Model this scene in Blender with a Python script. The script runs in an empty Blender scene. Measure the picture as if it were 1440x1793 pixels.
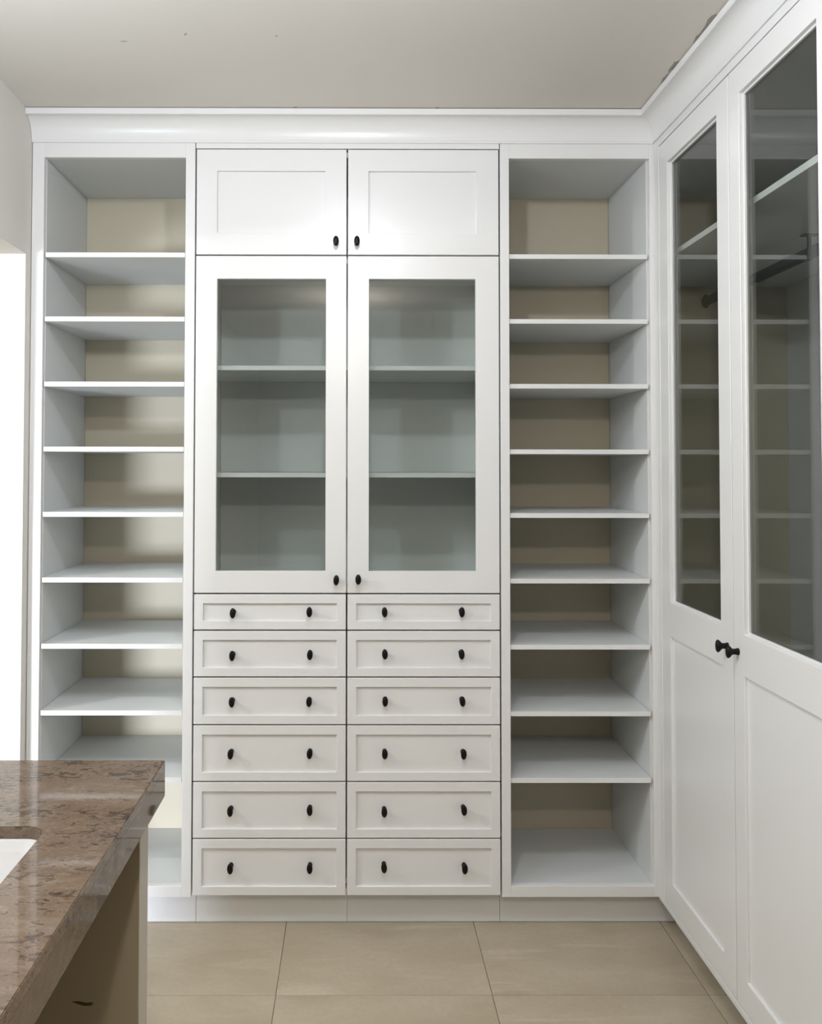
import bpy, bmesh, math, random
from mathutils import Vector, Matrix

# ------------------------------------------------------------------ camera
SC = bpy.context.scene
COL = SC.collection
F, CX, CY = 1440.0, 625.22, 777.75           # focal length and principal point in pixels of 1440 x 1793
EYE = 1.53
_rx, _ry, _rz = 0.02466, -0.0013, -0.00323
Rm = (Matrix.Rotation(_rz, 3, 'Z') @ Matrix.Rotation(_rx, 3, 'X') @ Matrix.Rotation(_ry, 3, 'Y'))
rx_, ry_, rz_ = Rm.col[0], Rm.col[1], Rm.col[2]
M = Matrix((rx_, rz_, -ry_)).transposed().to_4x4()
M.translation = Vector((0, -2.73, EYE))
cd = bpy.data.cameras.new('camera')
cd.sensor_fit = 'AUTO'; cd.sensor_width = 36.0
cd.lens = F * 36.0 / 1793.0
cd.shift_x = (720.0 - CX) / 1793.0
cd.shift_y = (CY - 896.5) / 1793.0
cd.clip_start = 0.02
cam = bpy.data.objects.new('camera', cd); COL.objects.link(cam)
cam.matrix_world = M
SC.camera = cam

# ------------------------------------------------------------------ world, light, exposure
SC.view_settings.view_transform = 'Standard'
SC.view_settings.look = 'None'
SC.view_settings.gamma = 1.0
SC.view_settings.use_curve_mapping = False
SC.view_settings.exposure = 0.06
w = bpy.data.worlds.new('world'); SC.world = w
w.use_nodes = True
w.node_tree.nodes['Background'].inputs[0].default_value = (0.6, 0.75, 1.0, 1)
w.node_tree.nodes['Background'].inputs[1].default_value = 0.6

def lamp(name, kind, loc, power, color, size=0.05, rot=(0, 0, 0), size_y=None):
    l = bpy.data.lights.new(name, kind); l.energy = power; l.color = color
    if kind == 'AREA':
        l.shape = 'RECTANGLE' if size_y else 'DISK'; l.size = size
        if size_y: l.size_y = size_y
    else:
        l.shadow_soft_size = size
    o = bpy.data.objects.new(name, l); COL.objects.link(o); o.location = loc; o.rotation_euler = rot
    return o
lamp('ceiling_bulb', 'POINT', (0.0, -1.44, 2.60), 25.5, (0.86, 0.91, 1.0), 0.035)
lamp('vanity_lamp', 'POINT', (-1.0, -1.35, 2.20), 16, (0.80, 0.90, 1.0), 0.03)
lamp('rear_fill', 'POINT', (-0.03, -2.95, 2.34), 38, (1.0, 0.94, 0.86), 0.05)  # unseen fill added behind the camera to lift the lower fronts
lamp('adjoining_room_bulb', 'POINT', (-2.2, -0.9, 2.10), 48, (0.98, 0.99, 0.96), 0.05)
win = lamp('window_daylight', 'AREA', (-3.75, -5.4, 0.50), 74, (0.80, 0.87, 1.0), 1.6, (math.radians(83), 0, math.radians(-25)), 0.8)
win.data.spread = math.radians(64)

# ------------------------------------------------------------------ materials
def mat(name):
    m = bpy.data.materials.new(name); m.use_nodes = True
    nt = m.node_tree; b = nt.nodes['Principled BSDF']
    return m, nt, b
def plain(name, col, rough=0.5, spec=0.5, metal=0.0):
    m, nt, b = mat(name)
    b.inputs['Base Color'].default_value = (*col, 1)
    b.inputs['Roughness'].default_value = rough
    b.inputs['Specular IOR Level'].default_value = spec
    b.inputs['Metallic'].default_value = metal
    return m
def coords(nt, scale, space='Object'):
    tc = nt.nodes.new('ShaderNodeTexCoord'); mp = nt.nodes.new('ShaderNodeMapping')
    nt.links.new(tc.outputs[space], mp.inputs[0]); mp.inputs['Scale'].default_value = scale
    return mp.outputs[0]
def geo_coords(nt, scale, rot=(0, 0, 0)):
    g = nt.nodes.new('ShaderNodeNewGeometry'); mp = nt.nodes.new('ShaderNodeMapping')
    nt.links.new(g.outputs['Position'], mp.inputs[0]); mp.inputs['Scale'].default_value = scale
    mp.inputs['Rotation'].default_value = rot
    return mp.outputs[0]
def noise(nt, vec, scale, detail=4, rough=0.55, dist=0.0):
    n = nt.nodes.new('ShaderNodeTexNoise')
    nt.links.new(vec, n.inputs['Vector'])
    n.inputs['Scale'].default_value = scale; n.inputs['Detail'].default_value = detail
    n.inputs['Roughness'].default_value = rough; n.inputs['Distortion'].default_value = dist
    return n.outputs[0]
def ramp(nt, fac, stops):
    r = nt.nodes.new('ShaderNodeValToRGB'); nt.links.new(fac, r.inputs[0])
    e = r.color_ramp.elements
    while len(e) < len(stops): e.new(0.5)
    for k, (p, c) in enumerate(stops):
        e[k].position = p
        e[k].color = (*c, 1) if len(c) == 3 else c
    return r.outputs[0]
def mixc(nt, fac, a, b, mode='MIX'):
    x = nt.nodes.new('ShaderNodeMix'); x.data_type = 'RGBA'; x.blend_type = mode
    for v, i in ((fac, 0), (a, 6), (b, 7)):
        if hasattr(v, 'links'): nt.links.new(v, x.inputs[i])
        elif i == 0: x.inputs[0].default_value = v
        else: x.inputs[i].default_value = (*v, 1)
    return x.outputs[2]
def bump(nt, b, h, strength=0.1, dist=0.001):
    n = nt.nodes.new('ShaderNodeBump'); n.inputs['Strength'].default_value = strength
    n.inputs['Distance'].default_value = dist
    nt.links.new(h, n.inputs['Height']); nt.links.new(n.outputs[0], b.inputs['Normal'])

def painted(name, col, rough, bstr=0.05):
    m, nt, b = mat(name)
    v = geo_coords(nt, (1, 1, 1))
    n = noise(nt, v, 3.0, 3)
    c = ramp(nt, n, [(0.3, tuple(x * 0.985 for x in col)), (0.7, col)])
    nt.links.new(c, b.inputs['Base Color'])
    b.inputs['Roughness'].default_value = rough
    bump(nt, b, noise(nt, v, 260, 2), bstr, 0.0006)
    return m
WHITE = painted('white_satin_paint', (0.80, 0.80, 0.80), 0.30)
SHELFW = painted('white_melamine', (0.69, 0.71, 0.71), 0.45)
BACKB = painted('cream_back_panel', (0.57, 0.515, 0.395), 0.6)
BACKW = painted('pale_grey_back_panel', (0.70, 0.72, 0.71), 0.5)
WALL = painted('warm_grey_plaster', (0.71, 0.685, 0.635), 0.85, 0.15)
CEIL = painted('matt_ceiling_plaster', (0.74, 0.71, 0.66), 0.9, 0.15)
DARKWALL = painted('low_bounce_plaster', (0.22, 0.20, 0.17), 0.8)  # unseen wall behind the camera, darkened to cut bounced light
BRIGHTW = painted('pale_plaster', (0.82, 0.81, 0.76), 0.8)
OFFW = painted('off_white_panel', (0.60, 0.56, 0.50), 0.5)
BLACK = plain('black_metal', (0.003, 0.003, 0.0035), 0.45, 0.25)
RAILM = plain('dark_grey_metal', (0.05, 0.055, 0.055), 0.4, 0.5, 0.5)
CERAMIC = plain('white_ceramic', (0.85, 0.85, 0.86), 0.12, 0.5)
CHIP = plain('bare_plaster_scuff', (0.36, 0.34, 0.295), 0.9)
GROUT = plain('grey_beige_grout', (0.34, 0.295, 0.22), 0.9)
SHADEB = painted('recess_shade_brown', (0.36, 0.30, 0.205), 0.6)  # brown that carries the shade under the countertop

def glass_mat():
    m = bpy.data.materials.new('tinted_clear_glass'); m.use_nodes = True
    nt = m.node_tree; nt.nodes.clear()
    out = nt.nodes.new('ShaderNodeOutputMaterial')
    tr = nt.nodes.new('ShaderNodeBsdfTransparent'); tr.inputs[0].default_value = (0.905, 0.92, 0.91, 1)
    gl = nt.nodes.new('ShaderNodeBsdfGlossy'); gl.inputs['Roughness'].default_value = 0.0
    lw = nt.nodes.new('ShaderNodeLayerWeight'); lw.inputs['Blend'].default_value = 0.5
    p = nt.nodes.new('ShaderNodeMath'); p.operation = 'POWER'; p.inputs[1].default_value = 5
    nt.links.new(lw.outputs['Facing'], p.inputs[0])
    s = nt.nodes.new('ShaderNodeMath'); s.operation = 'MULTIPLY_ADD'
    nt.links.new(p.outputs[0], s.inputs[0]); s.inputs[1].default_value = 0.955; s.inputs[2].default_value = 0.045
    mx = nt.nodes.new('ShaderNodeMixShader')
    nt.links.new(s.outputs[0], mx.inputs[0]); nt.links.new(tr.outputs[0], mx.inputs[1]); nt.links.new(gl.outputs[0], mx.inputs[2])
    nt.links.new(mx.outputs[0], out.inputs[0])
    return m
GLASS = glass_mat()

def marble_mat(name, flecks, tone):
    m, nt, b = mat(name)
    T = lambda c: tuple(x * tone for x in c)
    base = noise(nt, geo_coords(nt, (1.0, 2.8, 2.8), (0, 0, 0.10)), 8, 9, 0.66, 0.6)
    c = ramp(nt, base, [(0.30, T((0.128, 0.080, 0.049))), (0.44, T((0.198, 0.132, 0.085))), (0.58, T((0.240, 0.166, 0.110))), (0.74, T((0.32, 0.25, 0.19)))])
    cl = noise(nt, geo_coords(nt, (1, 1.5, 1.5)), 2.2, 3)
    c = mixc(nt, ramp(nt, cl, [(0.35, (0, 0, 0)), (0.7, (0.5, 0.5, 0.5))]), c, T((0.205, 0.142, 0.096)))
    def add(a, k, o, fac):
        x = nt.nodes.new('ShaderNodeMath'); x.operation = 'MULTIPLY_ADD'
        nt.links.new(a, x.inputs[0]); x.inputs[1].default_value = k
        if hasattr(o, 'links'): nt.links.new(o, x.inputs[2])
        else: x.inputs[2].default_value = o
        return x.outputs[0]
    drift = noise(nt, geo_coords(nt, (1.0, 1.9, 1.9), (0, 0, 0.2)), 6, 2)
    # elongated dark fossil pits with pale rims, gathered in drifts, in two sizes
    for sc, lo, hi, amt, rot in ((30, 0.56, 0.62, 0.75, -0.10), (64, 0.58, 0.64, 0.65, 0.12)):
        pit = noise(nt, geo_coords(nt, (1.0, 2.5, 2.5), (0, 0, rot)), sc, 4, 0.6, 0.9)
        f = add(drift, 0.42, -0.215, 1)
        f = add(pit, 1.0, f, 1)
        a = amt * flecks
        c = mixc(nt, ramp(nt, f, [(lo - 0.055, (0, 0, 0)), (lo - 0.012, (a * 0.55,) * 3), (lo, (0, 0, 0))]), c, T((0.36, 0.285, 0.215)))
        c = mixc(nt, ramp(nt, f, [(lo, (0, 0, 0)), (hi, (a,) * 3)]), c, T((0.060, 0.038, 0.024)))
        c = mixc(nt, ramp(nt, f, [(0.29, (a * 0.7,) * 3), (0.36, (0, 0, 0))]), c, T((0.36, 0.29, 0.22)))
    nt.links.new(c, b.inputs['Base Color'])
    b.inputs['Roughness'].default_value = 0.05
    b.inputs['Specular IOR Level'].default_value = 0.4
    return m
MARBLE = marble_mat('brown_marble', 1.0, 0.78)
MARBLE_EDGE = marble_mat('brown_marble_cut_edge', 0.35, 0.68)

def tile_mat():
    m, nt, b = mat('beige_stone_tile')
    oi = nt.nodes.new('ShaderNodeObjectInfo')
    g = nt.nodes.new('ShaderNodeNewGeometry')
    ad = nt.nodes.new('ShaderNodeVectorMath'); ad.operation = 'MULTIPLY_ADD'
    cmb = nt.nodes.new('ShaderNodeCombineXYZ')
    for k in range(3): nt.links.new(oi.outputs['Random'], cmb.inputs[k])
    ad.inputs[1].default_value = (37, 53, 0)
    nt.links.new(cmb.outputs[0], ad.inputs[0]); nt.links.new(g.outputs['Position'], ad.inputs[2])
    def mp(scale, rot):
        x = nt.nodes.new('ShaderNodeMapping'); nt.links.new(ad.outputs[0], x.inputs[0])
        x.inputs['Scale'].default_value = scale; x.inputs['Rotation'].default_value = rot; return x.outputs[0]
    n = noise(nt, mp((1, 2.2, 1), (0, 0, 0.5)), 3.0, 6, 0.6, 0.4)
    c = ramp(nt, n, [(0.3, (0.400, 0.335, 0.245)), (0.7, (0.51, 0.44, 0.335))])
    # thin diagonal pale veins
    wv = nt.nodes.new('ShaderNodeTexNoise'); nt.links.new(mp((1.0, 9.0, 1), (0, 0, -1.05)), wv.inputs['Vector'])
    wv.inputs['Scale'].default_value = 1.7; wv.inputs['Detail'].default_value = 5; wv.inputs['Distortion'].default_value = 0.3
    c = mixc(nt, ramp(nt, wv.outputs[0], [(0.60, (0, 0, 0)), (0.68, (0.65, 0.65, 0.65))]), c, (0.56, 0.49, 0.385))
    fine = noise(nt, mp((1, 1, 1), (0, 0, 0)), 60, 3)
    c = mixc(nt, ramp(nt, fine, [(0.35, (0.25, 0.25, 0.25)), (0.6, (0, 0, 0))]), c, (0.37, 0.31, 0.22))
    nt.links.new(c, b.inputs['Base Color'])
    b.inputs['Roughness'].default_value = 0.34
    b.inputs['Specular IOR Level'].default_value = 0.4
    return m
TILE = tile_mat()

# ------------------------------------------------------------------ builders
ORG = {}                                     # world origin of each object (nothing is rotated)
def place(o, origin, parent):
    origin = Vector(origin); ORG[o.name] = origin
    if parent is not None:
        o.parent = parent; o.location = origin - ORG[parent.name]
    else:
        o.location = origin
def mesh_obj(name, bm, m, parent=None, origin=None, smooth=False):
    bmesh.ops.recalc_face_normals(bm, faces=bm.faces)
    if origin is None:
        xs = [v.co.x for v in bm.verts]; ys = [v.co.y for v in bm.verts]; zs = [v.co.z for v in bm.verts]
        origin = Vector(((min(xs) + max(xs)) / 2, (min(ys) + max(ys)) / 2, min(zs)))
    origin = Vector(origin)
    for v in bm.verts: v.co -= origin
    if smooth:
        for f in bm.faces: f.smooth = True
    me = bpy.data.meshes.new(name); bm.to_mesh(me); bm.free()
    me.materials.append(m)
    o = bpy.data.objects.new(name, me); COL.objects.link(o)
    place(o, origin, parent)
    return o
def thing(name, origin, label, cat, group=None):
    o = bpy.data.objects.new(name, None); COL.objects.link(o); o.empty_display_size = 0.1
    place(o, origin, None)
    o['label'] = label; o['category'] = cat
    if group: o['group'] = group
    return o
def tag(o, label, cat):
    o['label'] = label; o['category'] = cat; return o
def struct(o):
    o['kind'] = 'structure'; return o
def add_box(bm, x0, x1, y0, y1, z0, z1, bev=0.0):
    vs = [bm.verts.new((x, y, z)) for x in (x0, x1) for y in (y0, y1) for z in (z0, z1)]
    fs = [bm.faces.new([vs[i] for i in q]) for q in ((0, 1, 3, 2), (4, 6, 7, 5), (0, 4, 5, 1), (2, 3, 7, 6), (0, 2, 6, 4), (1, 5, 7, 3))]
    if bev:
        es = list({e for f in fs for e in f.edges})
        bmesh.ops.bevel(bm, geom=es, offset=bev, segments=1, affect='EDGES')
def box(name, x0, x1, y0, y1, z0, z1, m, parent=None, bev=0.001):
    bm = bmesh.new(); add_box(bm, x0, x1, y0, y1, z0, z1, bev)
    return mesh_obj(name, bm, m, parent)
def frame(name, us, vs, holes, thick, fmap, m, parent, bev=0.0012):
    """board of grid cells us x vs with the cells in holes cut through; fmap(u, v, w) -> world"""
    bm = bmesh.new(); V = {}
    def vert(i, j, k):
        if (i, j, k) not in V: V[(i, j, k)] = bm.verts.new(fmap(us[i], vs[j], thick * k))
        return V[(i, j, k)]
    nu, nv = len(us) - 1, len(vs) - 1
    solid = lambda i, j: 0 <= i < nu and 0 <= j < nv and (i, j) not in holes
    for i in range(nu):
        for j in range(nv):
            if not solid(i, j): continue
            for k in (0, 1):
                bm.faces.new([vert(i, j, k), vert(i + 1, j, k), vert(i + 1, j + 1, k), vert(i, j + 1, k)])
            for (di, dj, a, b) in ((-1, 0, (0, 0), (0, 1)), (1, 0, (1, 0), (1, 1)), (0, -1, (0, 0), (1, 0)), (0, 1, (0, 1), (1, 1))):
                if not solid(i + di, j + dj):
                    p, q = (i + a[0], j + a[1]), (i + b[0], j + b[1])
                    bm.faces.new([vert(*p, 0), vert(*q, 0), vert(*q, 1), vert(*p, 1)])
    bmesh.ops.recalc_face_normals(bm, faces=bm.faces)
    es = [e for e in bm.edges if len(e.link_faces) == 2 and e.calc_face_angle(0) > 1.0]
    bmesh.ops.bevel(bm, geom=es, offset=bev, segments=1, affect='EDGES')
    return mesh_obj(name, bm, m, parent)
front = lambda u, v, t: (u, t, v)            # board facing the room on the back run (face at y = 0)
XR = 1.002
side = lambda u, v, t: (XR + t, u, v)        # board facing the room on the right run (face at x = XR)

# ------------------------------------------------------------------ knobs
PROFILE = [(0.0, 0.0078, 0.0092), (0.003, 0.0076, 0.009), (0.008, 0.0060, 0.0078), (0.014, 0.0055, 0.0074), (0.018, 0.0062, 0.0092),
           (0.022, 0.0082, 0.0140), (0.0255, 0.0094, 0.0166), (0.0285, 0.0095, 0.0170), (0.0310, 0.0078, 0.0140), (0.0325, 0.0045, 0.0085), (0.0332, 0.0008, 0.0015)]
def knob_mesh():
    bm = bmesh.new(); N = 18; rings = []
    for d, rx, rz in PROFILE:
        rings.append([bm.verts.new((rx * math.cos(2 * math.pi * k / N), -d, rz * math.sin(2 * math.pi * k / N))) for k in range(N)])
    for a, b in zip(rings, rings[1:]):
        for k in range(N): bm.faces.new([a[k], a[(k + 1) % N], b[(k + 1) % N], b[k]])
    bm.faces.new(rings[0]); bm.faces.new(rings[-1])
    bmesh.ops.recalc_face_normals(bm, faces=bm.faces)
    for f in bm.faces: f.smooth = True
    me = bpy.data.meshes.new('knob'); bm.to_mesh(me); bm.free(); me.materials.append(BLACK); return me
KNOB = knob_mesh()
def knob(pos, parent, rotz=0.0, tilt=0.0):
    o = bpy.data.objects.new('knob', KNOB); COL.objects.link(o)
    place(o, pos, parent); o.rotation_euler = (0, tilt, rotz)
    return o

# ------------------------------------------------------------------ setting
XL, XW, YB, YF, H = -1.08, 1.70, 0.45, -6.5, 2.70
DOOR_Y0, DOOR_Y1, DOOR_Z = -0.945, -0.043, 2.22
fl = struct(box('floor', XL, XW, YF, YB, -0.06, -0.004, GROUT, None, 0))
xs = [-1.474 + 0.625 * k for k in range(6)]
ys = [-0.32 + 0.62 * k for k in range(-10, 2)]
tiles = {}
for i in range(5 + 1):
    for j in range(11):
        x0 = max(xs[i], XL + 0.002); x1 = min(xs[i] + 0.625, XW - 0.002)
        y0 = max(ys[j], YF + 0.002); y1 = min(ys[j] + 0.62, 0.40)
        if x1 - x0 < 0.03 or y1 - y0 < 0.03: continue
        g = 0.0010
        key = (round(x1 - x0, 4), round(y1 - y0, 4))
        org = Vector(((x0 + x1) / 2, (y0 + y1) / 2, -0.004))
        if key in tiles:
            o = bpy.data.objects.new('tile', tiles[key]); COL.objects.link(o); place(o, org, fl)
        else:
            o = box('tile', x0 + g, x1 - g, y0 + g, y1 - g, -0.004, 0.0, TILE, fl, 0.0008); tiles[key] = o.data

cl = struct(box('ceiling', XL - 0.2, XW, YF, YB, H, H + 0.08, CEIL, None, 0))
struct(box('wall_back', XL - 0.12, XW + 0.1, YB, YB + 0.1, 0, H, WALL, None, 0))
struct(box('wall_right', XW, XW + 0.1, YF, YB, 0, H, WALL, None, 0))
struct(box('wall_front', XL, XW, YF - 0.1, YF, 0, H, DARKWALL, None, 0))
bm = bmesh.new()
add_box(bm, XL - 0.12, XL, DOOR_Y1, YB, 0, H)
add_box(bm, XL - 0.12, XL, DOOR_Y0, DOOR_Y1, DOOR_Z, H)
add_box(bm, XL - 0.12, XL, YF, DOOR_Y0, 0, H)
struct(mesh_obj('wall_left', bm, WALL))

# the bright room past the doorway
AX0, AY0, AY1 = -4.6, -6.0, 1.2
struct(box('floor_adjoining', AX0, XL, AY0, AY1, -0.06, 0.0, TILE, None, 0))
struct(box('ceiling_adjoining', AX0, XL - 0.2, AY0, AY1, H, H + 0.08, BRIGHTW, None, 0))
struct(box('wall_adjoining_back', AX0, XL - 0.12, AY1, AY1 + 0.1, 0, H, BRIGHTW, None, 0))
struct(box('wall_adjoining_front', AX0, XL - 0.12, AY0 - 0.1, AY0, 0, H, BRIGHTW, None, 0))
struct(box('wall_adjoining_left', AX0 - 0.1, AX0, AY0, AY1, 0, H, BRIGHTW, None, 0))

# plaster scuffs on the ceiling
random.seed(4)
def scuff(x, y, lx, ly, ang):
    bm = bmesh.new(); n = 15; a = []
    for k in range(n):
        t = 2 * math.pi * k / n; r = random.uniform(0.45, 1.15)
        px, py = lx * r * math.cos(t), ly * r * math.sin(t)
        a.append((x + px * math.cos(ang) - py * math.sin(ang), y + px * math.sin(ang) + py * math.cos(ang)))
    lo = [bm.verts.new((p[0], p[1], H - 0.0008)) for p in a]; hi = [bm.verts.new((p[0], p[1], H + 0.001)) for p in a]
    bm.faces.new(lo); bm.faces.new(hi[::-1])
    for k in range(n): bm.faces.new([lo[k], lo[(k + 1) % n], hi[(k + 1) % n], hi[k]])
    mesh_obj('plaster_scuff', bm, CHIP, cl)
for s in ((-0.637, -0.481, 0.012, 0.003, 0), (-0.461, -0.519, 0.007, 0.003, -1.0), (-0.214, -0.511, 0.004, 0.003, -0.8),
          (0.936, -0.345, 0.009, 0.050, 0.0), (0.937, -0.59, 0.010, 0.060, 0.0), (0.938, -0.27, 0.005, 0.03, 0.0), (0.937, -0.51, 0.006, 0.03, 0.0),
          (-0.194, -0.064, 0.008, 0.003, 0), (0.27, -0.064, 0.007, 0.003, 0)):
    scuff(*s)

# crown moulding, one length per run, mitred in the corner
def crown_profile():
    pr = [(0.0003, 2.605), (0.0055, 2.605), (0.0055, 2.611), (0.0065, 2.613)]
    for k in range(1, 17):                     # cove
        t = k / 16 * math.pi / 2
        pr.append((0.0065 + 0.0475 * (1 - math.cos(t)), 2.613 + 0.064 * math.sin(t)))
    pr += [(0.060, 2.6772), (0.062, 2.679), (0.062, 2.6965), (0.060, 2.698), (0.0003, 2.698)]
    return pr
def crown(name, a_of, b_of):
    bm = bmesh.new(); pr = crown_profile()
    A = [bm.verts.new(a_of(d, z)) for d, z in pr]; B = [bm.verts.new(b_of(d, z)) for d, z in pr]
    n = len(pr)
    for k in range(n): bm.faces.new([A[k], A[(k + 1) % n], B[(k + 1) % n], B[k]])
    bm.faces.new(A); bm.faces.new(B[::-1])
    return struct(mesh_obj(name, bm, WHITE))
YE = -1.12                                    # end of the wardrobe run
crown('trim_1', lambda d, z: (XL + 0.001, -d, z), lambda d, z: (XR - d, -d, z))
crown('trim_2', lambda d, z: (XR - d, -d, z), lambda d, z: (XR - d, YE, z))

# toe kick boards under both runs
KY, KX = 0.060, 1.078
bb = struct(box('baseboard_back', XL + 0.002, KX, KY + 0.014, KY + 0.03, 0.0, 0.110, WHITE, None, 0))
for x0, x1 in ((XL + 0.002, -0.528), (-0.527, -0.023), (-0.022, 0.489), (0.490, KX - 0.001)):
    box('board', x0, x1, KY, KY + 0.0138, 0.001, 0.111, WHITE, bb, 0.0006)
br = struct(box('baseboard_right', KX + 0.014, KX + 0.03, YE + 0.02, KY - 0.002, 0.0, 0.128, WHITE, None, 0))
box('board', KX, KX + 0.0138, YE + 0.02, KY - 0.001, 0.001, 0.129, WHITE, br, 0.0006)

# ------------------------------------------------------------------ open shelf units
DEP = 0.43
ZB, ZT, ZF = 0.1125, 2.660, 0.149             # unit bottom, unit top, top of the bottom board
OT = 2.556                                    # top of the opening
def shelf_unit(label, x0, xa, xb, x1, ia, ib, tops, th):
    t = thing('shelf_unit', ((x0 + x1) / 2, DEP / 2, ZB), label, 'shelf unit')
    box('stile', x0, xa, 0, 0.02, ZB, ZT, WHITE, t); box('stile', xb, x1, 0, 0.02, ZB, ZT, WHITE, t)
    box('rail', xa, xb, 0, 0.02, OT, ZT, WHITE, t); box('rail', xa, xb, 0, 0.02, ZB, ZF, WHITE, t)
    box('side_panel', x0 + 0.001, ia, 0.0203, DEP + 0.006, ZB, ZT, SHELFW, t, 0.0005)
    box('side_panel', ib, x1 - 0.001, 0.0203, DEP + 0.006, ZB, ZT, SHELFW, t, 0.0005)
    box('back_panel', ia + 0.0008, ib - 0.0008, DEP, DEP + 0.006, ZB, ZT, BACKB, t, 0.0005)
    box('top_panel', ia + 0.0005, ib - 0.0005, 0.0203, DEP - 0.0012, OT + 0.001, OT + 0.019, SHELFW, t, 0.0005)
    box('bottom_panel', ia + 0.0005, ib - 0.0005, 0.0203, DEP - 0.0012, ZF - 0.018, ZF - 0.0005, SHELFW, t, 0.0005)
    for z in tops:
        s = box('shelf', ia + 0.0012, ib - 0.0012, 0.0075, DEP - 0.0015, z - th, z, SHELFW, t, 0.0008)
        box('edge_strip', ia + 0.0035, ib - 0.0012, 0.0065, 0.0074, z - th + 0.0003, z - 0.0003, WHITE, s, 0.0002)
    return t
shelf_unit('white open shelf tower beside the bright doorway, left of the drawers', XL + 0.002, -1.038, -0.565, -0.5335, -1.036, -0.5665,
           [2.238, 2.0225, 1.8046, 1.588, 1.371, 1.154, 0.9357, 0.7172, 0.4985], 0.0160)
shelf_unit('white open shelf tower in the corner, right of the drawers', 0.4872, 0.5172, 0.9880, XR + 0.0195, 0.5155, 0.9830,
           [2.2347, 2.0168, 1.7995, 1.5808, 1.3686, 1.1516, 0.9336, 0.7145, 0.4963], 0.0156)

# ------------------------------------------------------------------ middle cabinet
X0, XC, X1 = -0.531, -0.0243, 0.4845
G = 0.0025
t = thing('cabinet', ((X0 + X1) / 2, DEP / 2, ZB), 'tall white cabinet with two glass doors above twelve black-knobbed drawers', 'cabinet')
box('rail', X0, X1, 0, 0.02, 2.5875, ZT, WHITE, t)
box('side_panel', X0, X0 + 0.017, 0.060, DEP + 0.006, ZB, ZT - 0.02, BACKW, t, 0.0005)
box('side_panel', X1 - 0.017, X1, 0.060, DEP + 0.006, ZB, ZT - 0.02, BACKW, t, 0.0005)
box('back_panel', X0 + 0.018, X1 - 0.018, DEP, DEP + 0.006, ZB, ZT - 0.02, BACKW, t, 0.0005)
box('top_panel', X0 + 0.0175, X1 - 0.0175, 0.022, DEP - 0.001, 2.565, 2.583, BACKW, t, 0.0005)
for z in (2.228, 1.1024, 0.1285):
    box('divider_panel', X0 + 0.0175, X1 - 0.0175, 0.075, DEP - 0.001, z - 0.009, z + 0.009, BACKW, t, 0.0005)
for z in (1.862, 1.5017):
    box('shelf', X0 + 0.018, X1 - 0.018, 0.03, DEP - 0.002, z - 0.0157, z, SHELFW, t, 0.0008)
TH = 0.020
K = iter([(-0.0615, 2.2692), (0.008, 2.2694), (-0.0584, 1.1512), (0.0136, 1.1532), (-0.3983, 1.0416), (-0.1468, 1.0457), (0.1005, 1.0453), (0.3545, 1.0455),
          (-0.3996, 0.9026), (-0.1446, 0.906), (0.1015, 0.908), (0.3534, 0.9081), (-0.4004, 0.7514), (-0.147, 0.7532), (0.1025, 0.7544), (0.3559, 0.7545),
          (-0.4034, 0.5832), (-0.1446, 0.5846), (0.1015, 0.5837), (0.3598, 0.5828), (-0.4038, 0.3979), (-0.1441, 0.4007), (0.0999, 0.3959), (0.3604, 0.4016),
          (-0.4028, 0.2129), (-0.1436, 0.2138), (0.099, 0.2164), (0.3626, 0.2129)])
random.seed(11)
def rnd(): return random.uniform(-0.06, 0.06)
COLS = ((X0 + G, XC - G), (XC + G, X1 - G))
for (a, b) in COLS:                           # solid doors on top
    u0, u1 = (-0.4595, -0.0985) if a < -0.1 else (0.0472, 0.4078)
    d = frame('door', [a, u0, u1, b], [2.2305, 2.3025, 2.5115, 2.5845], {(1, 1)}, TH, front, WHITE, t)
    box('panel', u0 - 0.004, u1 + 0.004, 0.0085, 0.014, 2.2985, 2.5155, WHITE, d, 0)
    kx, kz = next(K); knob((kx, 0, kz), d, 0, rnd())
for (a, b) in COLS:                           # glass doors
    u0, u1 = (-0.4580, -0.0950) if a < -0.1 else (0.0488, 0.4050)
    d = frame('door', [a, u0, u1, b], [1.1050, 1.1770, 2.1490, 2.2255], {(1, 1)}, TH, front, WHITE, t)
    box('glass_pane', u0 - 0.0005, u1 + 0.0005, 0.013, 0.017, 1.1765, 2.1495, GLASS, d, 0)
    kx, kz = next(K); knob((kx, 0, kz), d, 0, rnd())
ZS = [1.1024, 0.982, 0.8283, 0.6723, 0.487, 0.3023, 0.1160]
for zt, zb in zip(ZS, ZS[1:]):
    for (a, b) in COLS:
        z1, z0 = zt - 0.0024, zb + 0.0024
        d = frame('drawer', [a, a + 0.0300, b - 0.0300, b], [z0, z0 + 0.029, z1 - 0.0300, z1], {(1, 1)}, TH, front, WHITE, t)
        box('panel', a + 0.026, b - 0.026, 0.0085, 0.014, z0 + 0.025, z1 - 0.026, WHITE, d, 0)
        for _ in range(2):
            kx, kz = next(K); knob((kx, 0.0085, kz), d, 0, rnd())

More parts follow.
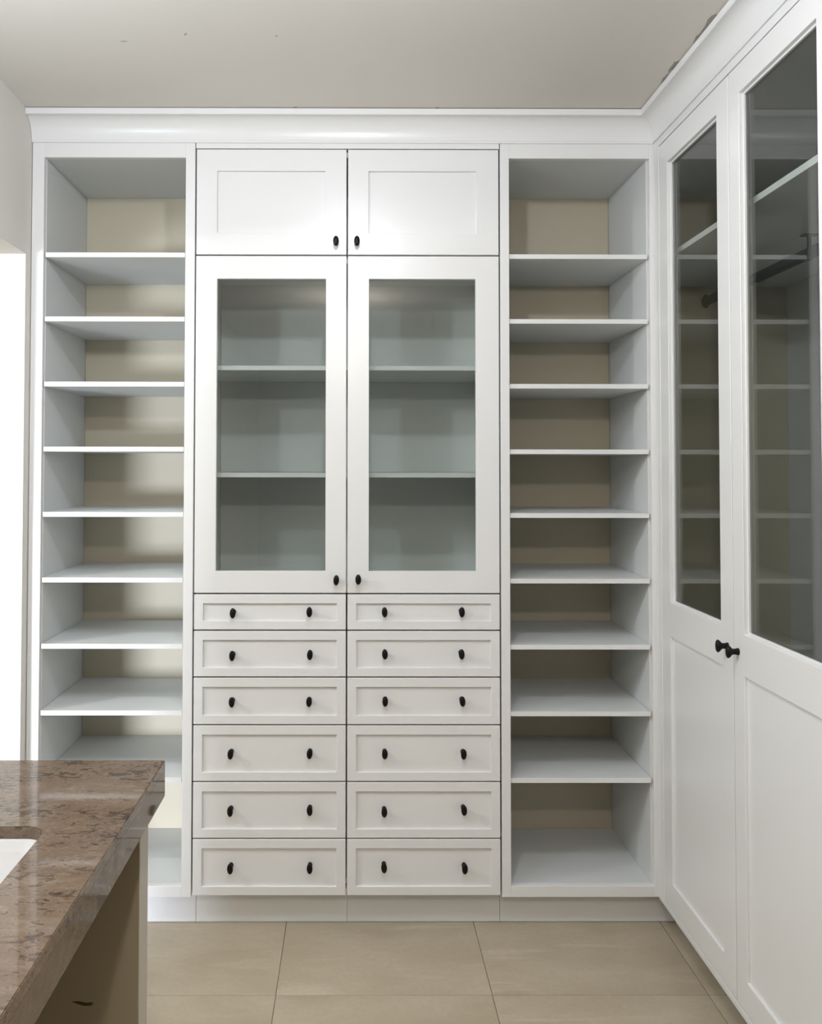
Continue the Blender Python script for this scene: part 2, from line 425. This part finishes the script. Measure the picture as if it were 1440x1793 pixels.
# ------------------------------------------------------------------ wardrobe on the right
WB, WT = 0.1315, 2.660
DB = 1.670                                    # inner back
t = thing('wardrobe', ((XR + DB) / 2, (0.43 + YE) / 2, WB), 'white wardrobe with glazed upper doors and a hanging rail on the right', 'wardrobe')
frame('face_frame', [YE, -1.0580, -0.0460, -0.0005], [0.110, 0.1290, 2.5800, WT], {(1, 1)}, 0.02, side, WHITE, t)
box('end_panel', XR + 0.0205, DB, YE, YE + 0.018, WB, WT, SHELFW, t, 0.0005)
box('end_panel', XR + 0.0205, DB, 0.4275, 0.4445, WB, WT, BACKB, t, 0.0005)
box('back_panel', DB + 0.0005, DB + 0.012, YE, 0.4445, WB, WT, BACKW, t, 0.0005)
box('top_panel', XR + 0.0205, DB - 0.001, YE + 0.0185, 0.427, 2.584, 2.602, BACKW, t, 0.0005)
box('bottom_panel', XR + 0.0205, DB - 0.001, YE + 0.0185, 0.427, WB, WB + 0.018, BACKW, t, 0.0005)
box('shelf', 1.050, DB - 0.001, YE + 0.0185, 0.427, 2.217, 2.235, SHELFW, t, 0.0008)
# hanging rail: oval tube with an end flange and a drop bracket
def oval_tube(y0, y1, x, z, rx, rz, n=20):
    bm = bmesh.new()
    A = [bm.verts.new((x + rx * math.cos(2 * math.pi * k / n), y0, z + rz * math.sin(2 * math.pi * k / n))) for k in range(n)]
    B = [bm.verts.new((v.co.x, y1, v.co.z)) for v in A]
    for k in range(n): bm.faces.new([A[k], A[(k + 1) % n], B[(k + 1) % n], B[k]])
    bm.faces.new(A); bm.faces.new(B[::-1])
    return bm
RX, RZ = 1.355, 2.160
r = mesh_obj('hanging_rail', oval_tube(YE + 0.0195, 0.426, RX, RZ, 0.009, 0.019), RAILM, t, smooth=False)
mesh_obj('rail_flange', oval_tube(0.418, 0.4270, RX, RZ, 0.015, 0.026), RAILM, r)
bm = bmesh.new()
yb = -0.30
add_box(bm, RX - 0.022, RX + 0.022, yb - 0.012, yb + 0.012, 2.2125, 2.2165, 0.0008)
add_box(bm, RX - 0.0045, RX + 0.0045, yb - 0.005, yb + 0.005, RZ + 0.014, 2.2130, 0.0008)
mesh_obj('rail_bracket', bm, RAILM, r)
mesh_obj('rail_collar', oval_tube(yb - 0.005, yb + 0.005, RX, RZ, 0.0115, 0.0225), RAILM, r)
for (ya, yb_, ga, gb, ky, kz) in ((-0.5475, -0.0485, -0.4765, -0.1185, -0.5184, 1.0455), (-1.0555, -0.5525, -0.9700, -0.6100, -0.5789, 1.044)):
    d = frame('door', [ya, ga, gb, yb_], [0.1320, 0.2120, 0.9860, 1.0940, 2.5010, 2.5770], {(1, 1), (1, 3)}, 0.024, side, WHITE, t)
    box('panel', XR + 0.0075, XR + 0.016, ga - 0.004, gb + 0.004, 0.208, 0.990, WHITE, d, 0)
    box('glass_pane', XR + 0.0165, XR + 0.0205, ga - 0.0005, gb + 0.0005, 1.0935, 2.5015, GLASS, d, 0)
    # slim glazing bead round the pane
    frame('glazing_bead', [ga, ga + 0.006, gb - 0.006, gb], [1.0942, 1.1002, 2.4948, 2.5008], {(1, 1)}, 0.006,
          lambda u, v, w_: (XR + 0.0102 + w_, u, v), WHITE, d, 0.0006)
    knob((XR, ky, kz), d, -math.pi / 2)

# ------------------------------------------------------------------ vanity, countertop, sink
CT, CB = 0.900, 0.824                         # countertop top and bottom of its apron
CX1, CY1, CY0, CX0 = -0.402, -0.961, -2.25, XL + 0.002
HX0, HX1, HY0, HY1 = -0.96, -0.532, -1.78, -1.283
def rrect(x0, x1, y0, y1, r, n=8):
    pts = []
    for cx_, cy_, a0 in ((x1 - r, y1 - r, 0), (x0 + r, y1 - r, 90), (x0 + r, y0 + r, 180), (x1 - r, y0 + r, 270)):
        for k in range(n + 1):
            a = math.radians(a0 + 90 * k / n); pts.append((cx_ + r * math.cos(a), cy_ + r * math.sin(a)))
    return pts
bm = bmesh.new()
inner = rrect(HX0, HX1, HY0, HY1, 0.035); n = len(inner); q = n // 4
outer = [(CX1, CY1), (CX0, CY1), (CX0, CY0), (CX1, CY0)]
def slab_loop(z):
    I = [bm.verts.new((x, y, z)) for x, y in inner]; O = [bm.verts.new((x, y, z)) for x, y in outer]
    for c in range(4):
        for k in range(q - 1): bm.faces.new([O[c], I[c * q + k], I[c * q + k + 1]])
        bm.faces.new([O[c], I[c * q + q - 1], I[(c * q + q) % n], O[(c + 1) % 4]])
    return I, O
SL = CT - 0.020
It, Ot = slab_loop(CT); Ib, Ob = slab_loop(SL)
for k in range(n): bm.faces.new([It[k], It[(k + 1) % n], Ib[(k + 1) % n], Ib[k]])
for c in range(4): bm.faces.new([Ot[c], Ot[(c + 1) % 4], Ob[(c + 1) % 4], Ob[c]])
bmesh.ops.recalc_face_normals(bm, faces=bm.faces)
es = [e for e in bm.edges if e.verts[0].co.z > CT - 1e-5 and e.verts[1].co.z > CT - 1e-5 and e.calc_face_angle(0) > 1.0]
bmesh.ops.bevel(bm, geom=es, offset=0.0015, segments=2, affect='EDGES')
ct = tag(mesh_obj('countertop', bm, MARBLE), 'polished brown marble countertop with a thick apron and sink cut-out', 'countertop')
bm = bmesh.new()
add_box(bm, CX1 - 0.020, CX1, CY0, CY1, CB, SL - 0.0002, 0.0008)
add_box(bm, CX0, CX1 - 0.0203, CY1 - 0.020, CY1, CB, SL - 0.0002, 0.0008)
add_box(bm, CX0, CX1 - 0.0203, CY0, CY0 + 0.020, CB, SL - 0.0002, 0.0008)
mesh_obj('apron', bm, MARBLE_EDGE, ct)

t = thing('vanity', (-0.755, -1.6, 0), 'off-white vanity base with a dark recess under the brown countertop', 'vanity')
bm = bmesh.new(); add_box(bm, -1.076, -0.4315, -1.046, CY1 - 0.0215, 0.0, SL - 0.001, 0.001)
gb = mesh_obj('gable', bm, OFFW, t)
box('shade_sheet', -1.070, -0.4325, -1.0500, -1.0462, 0.001, SL - 0.002, SHADEB, gb, 0.0004)  # thin sheet on the gable, recess shade put into its colour
bm = bmesh.new()
sl = [(-0.566, 0.4515), (-0.552, 0.4520), (-0.536, 0.4490), (-0.525, 0.4500), (-0.5225, 0.4470), (-0.528, 0.4435), (-0.541, 0.4430), (-0.553, 0.4465)]
lo = [bm.verts.new((x, -1.0506, z)) for x, z in sl]; hi = [bm.verts.new((x, -1.0490, z)) for x, z in sl]
bm.faces.new(lo); bm.faces.new(hi[::-1])
for k in range(8): bm.faces.new([lo[k], lo[(k + 1) % 8], hi[(k + 1) % 8], hi[k]])
mesh_obj('finger_slot', bm, plain('dark_slot', (0.07, 0.05, 0.028), 0.9), gb)
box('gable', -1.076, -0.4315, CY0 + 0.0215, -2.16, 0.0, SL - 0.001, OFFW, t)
box('back_panel', -1.076, -1.064, -2.159, -1.0505, 0.0, SL - 0.03, SHADEB, t, 0.0005)

# undermount basin
bm = bmesh.new()
def loop(ins, z, r): return [bm.verts.new((x, y, z)) for x, y in rrect(HX0 + ins, HX1 - ins, HY0 + ins, HY1 - ins, r)]
zr = SL - 0.0012
L = [loop(-0.025, zr - 0.012, 0.06), loop(-0.025, zr, 0.06), loop(0.0005, zr, 0.0345), loop(0.006, zr - 0.02, 0.04), loop(0.016, zr - 0.105, 0.06), loop(0.040, zr - 0.130, 0.06), loop(0.15, zr - 0.137, 0.05)]
Lo = [loop(-0.008, zr - 0.012, 0.05), loop(0.004, zr - 0.115, 0.06), loop(0.04, zr - 0.145, 0.05)]
def strip(a, b):
    for k in range(n): bm.faces.new([a[k], a[(k + 1) % n], b[(k + 1) % n], b[k]])
for a, b in zip(L, L[1:]): strip(a, b)
bm.faces.new(L[-1]); strip(L[0], Lo[0])
for a, b in zip(Lo, Lo[1:]): strip(a, b)
bm.faces.new(Lo[-1])
tag(mesh_obj('sink', bm, CERAMIC), 'white ceramic undermount sink below the cut-out in the countertop', 'sink')
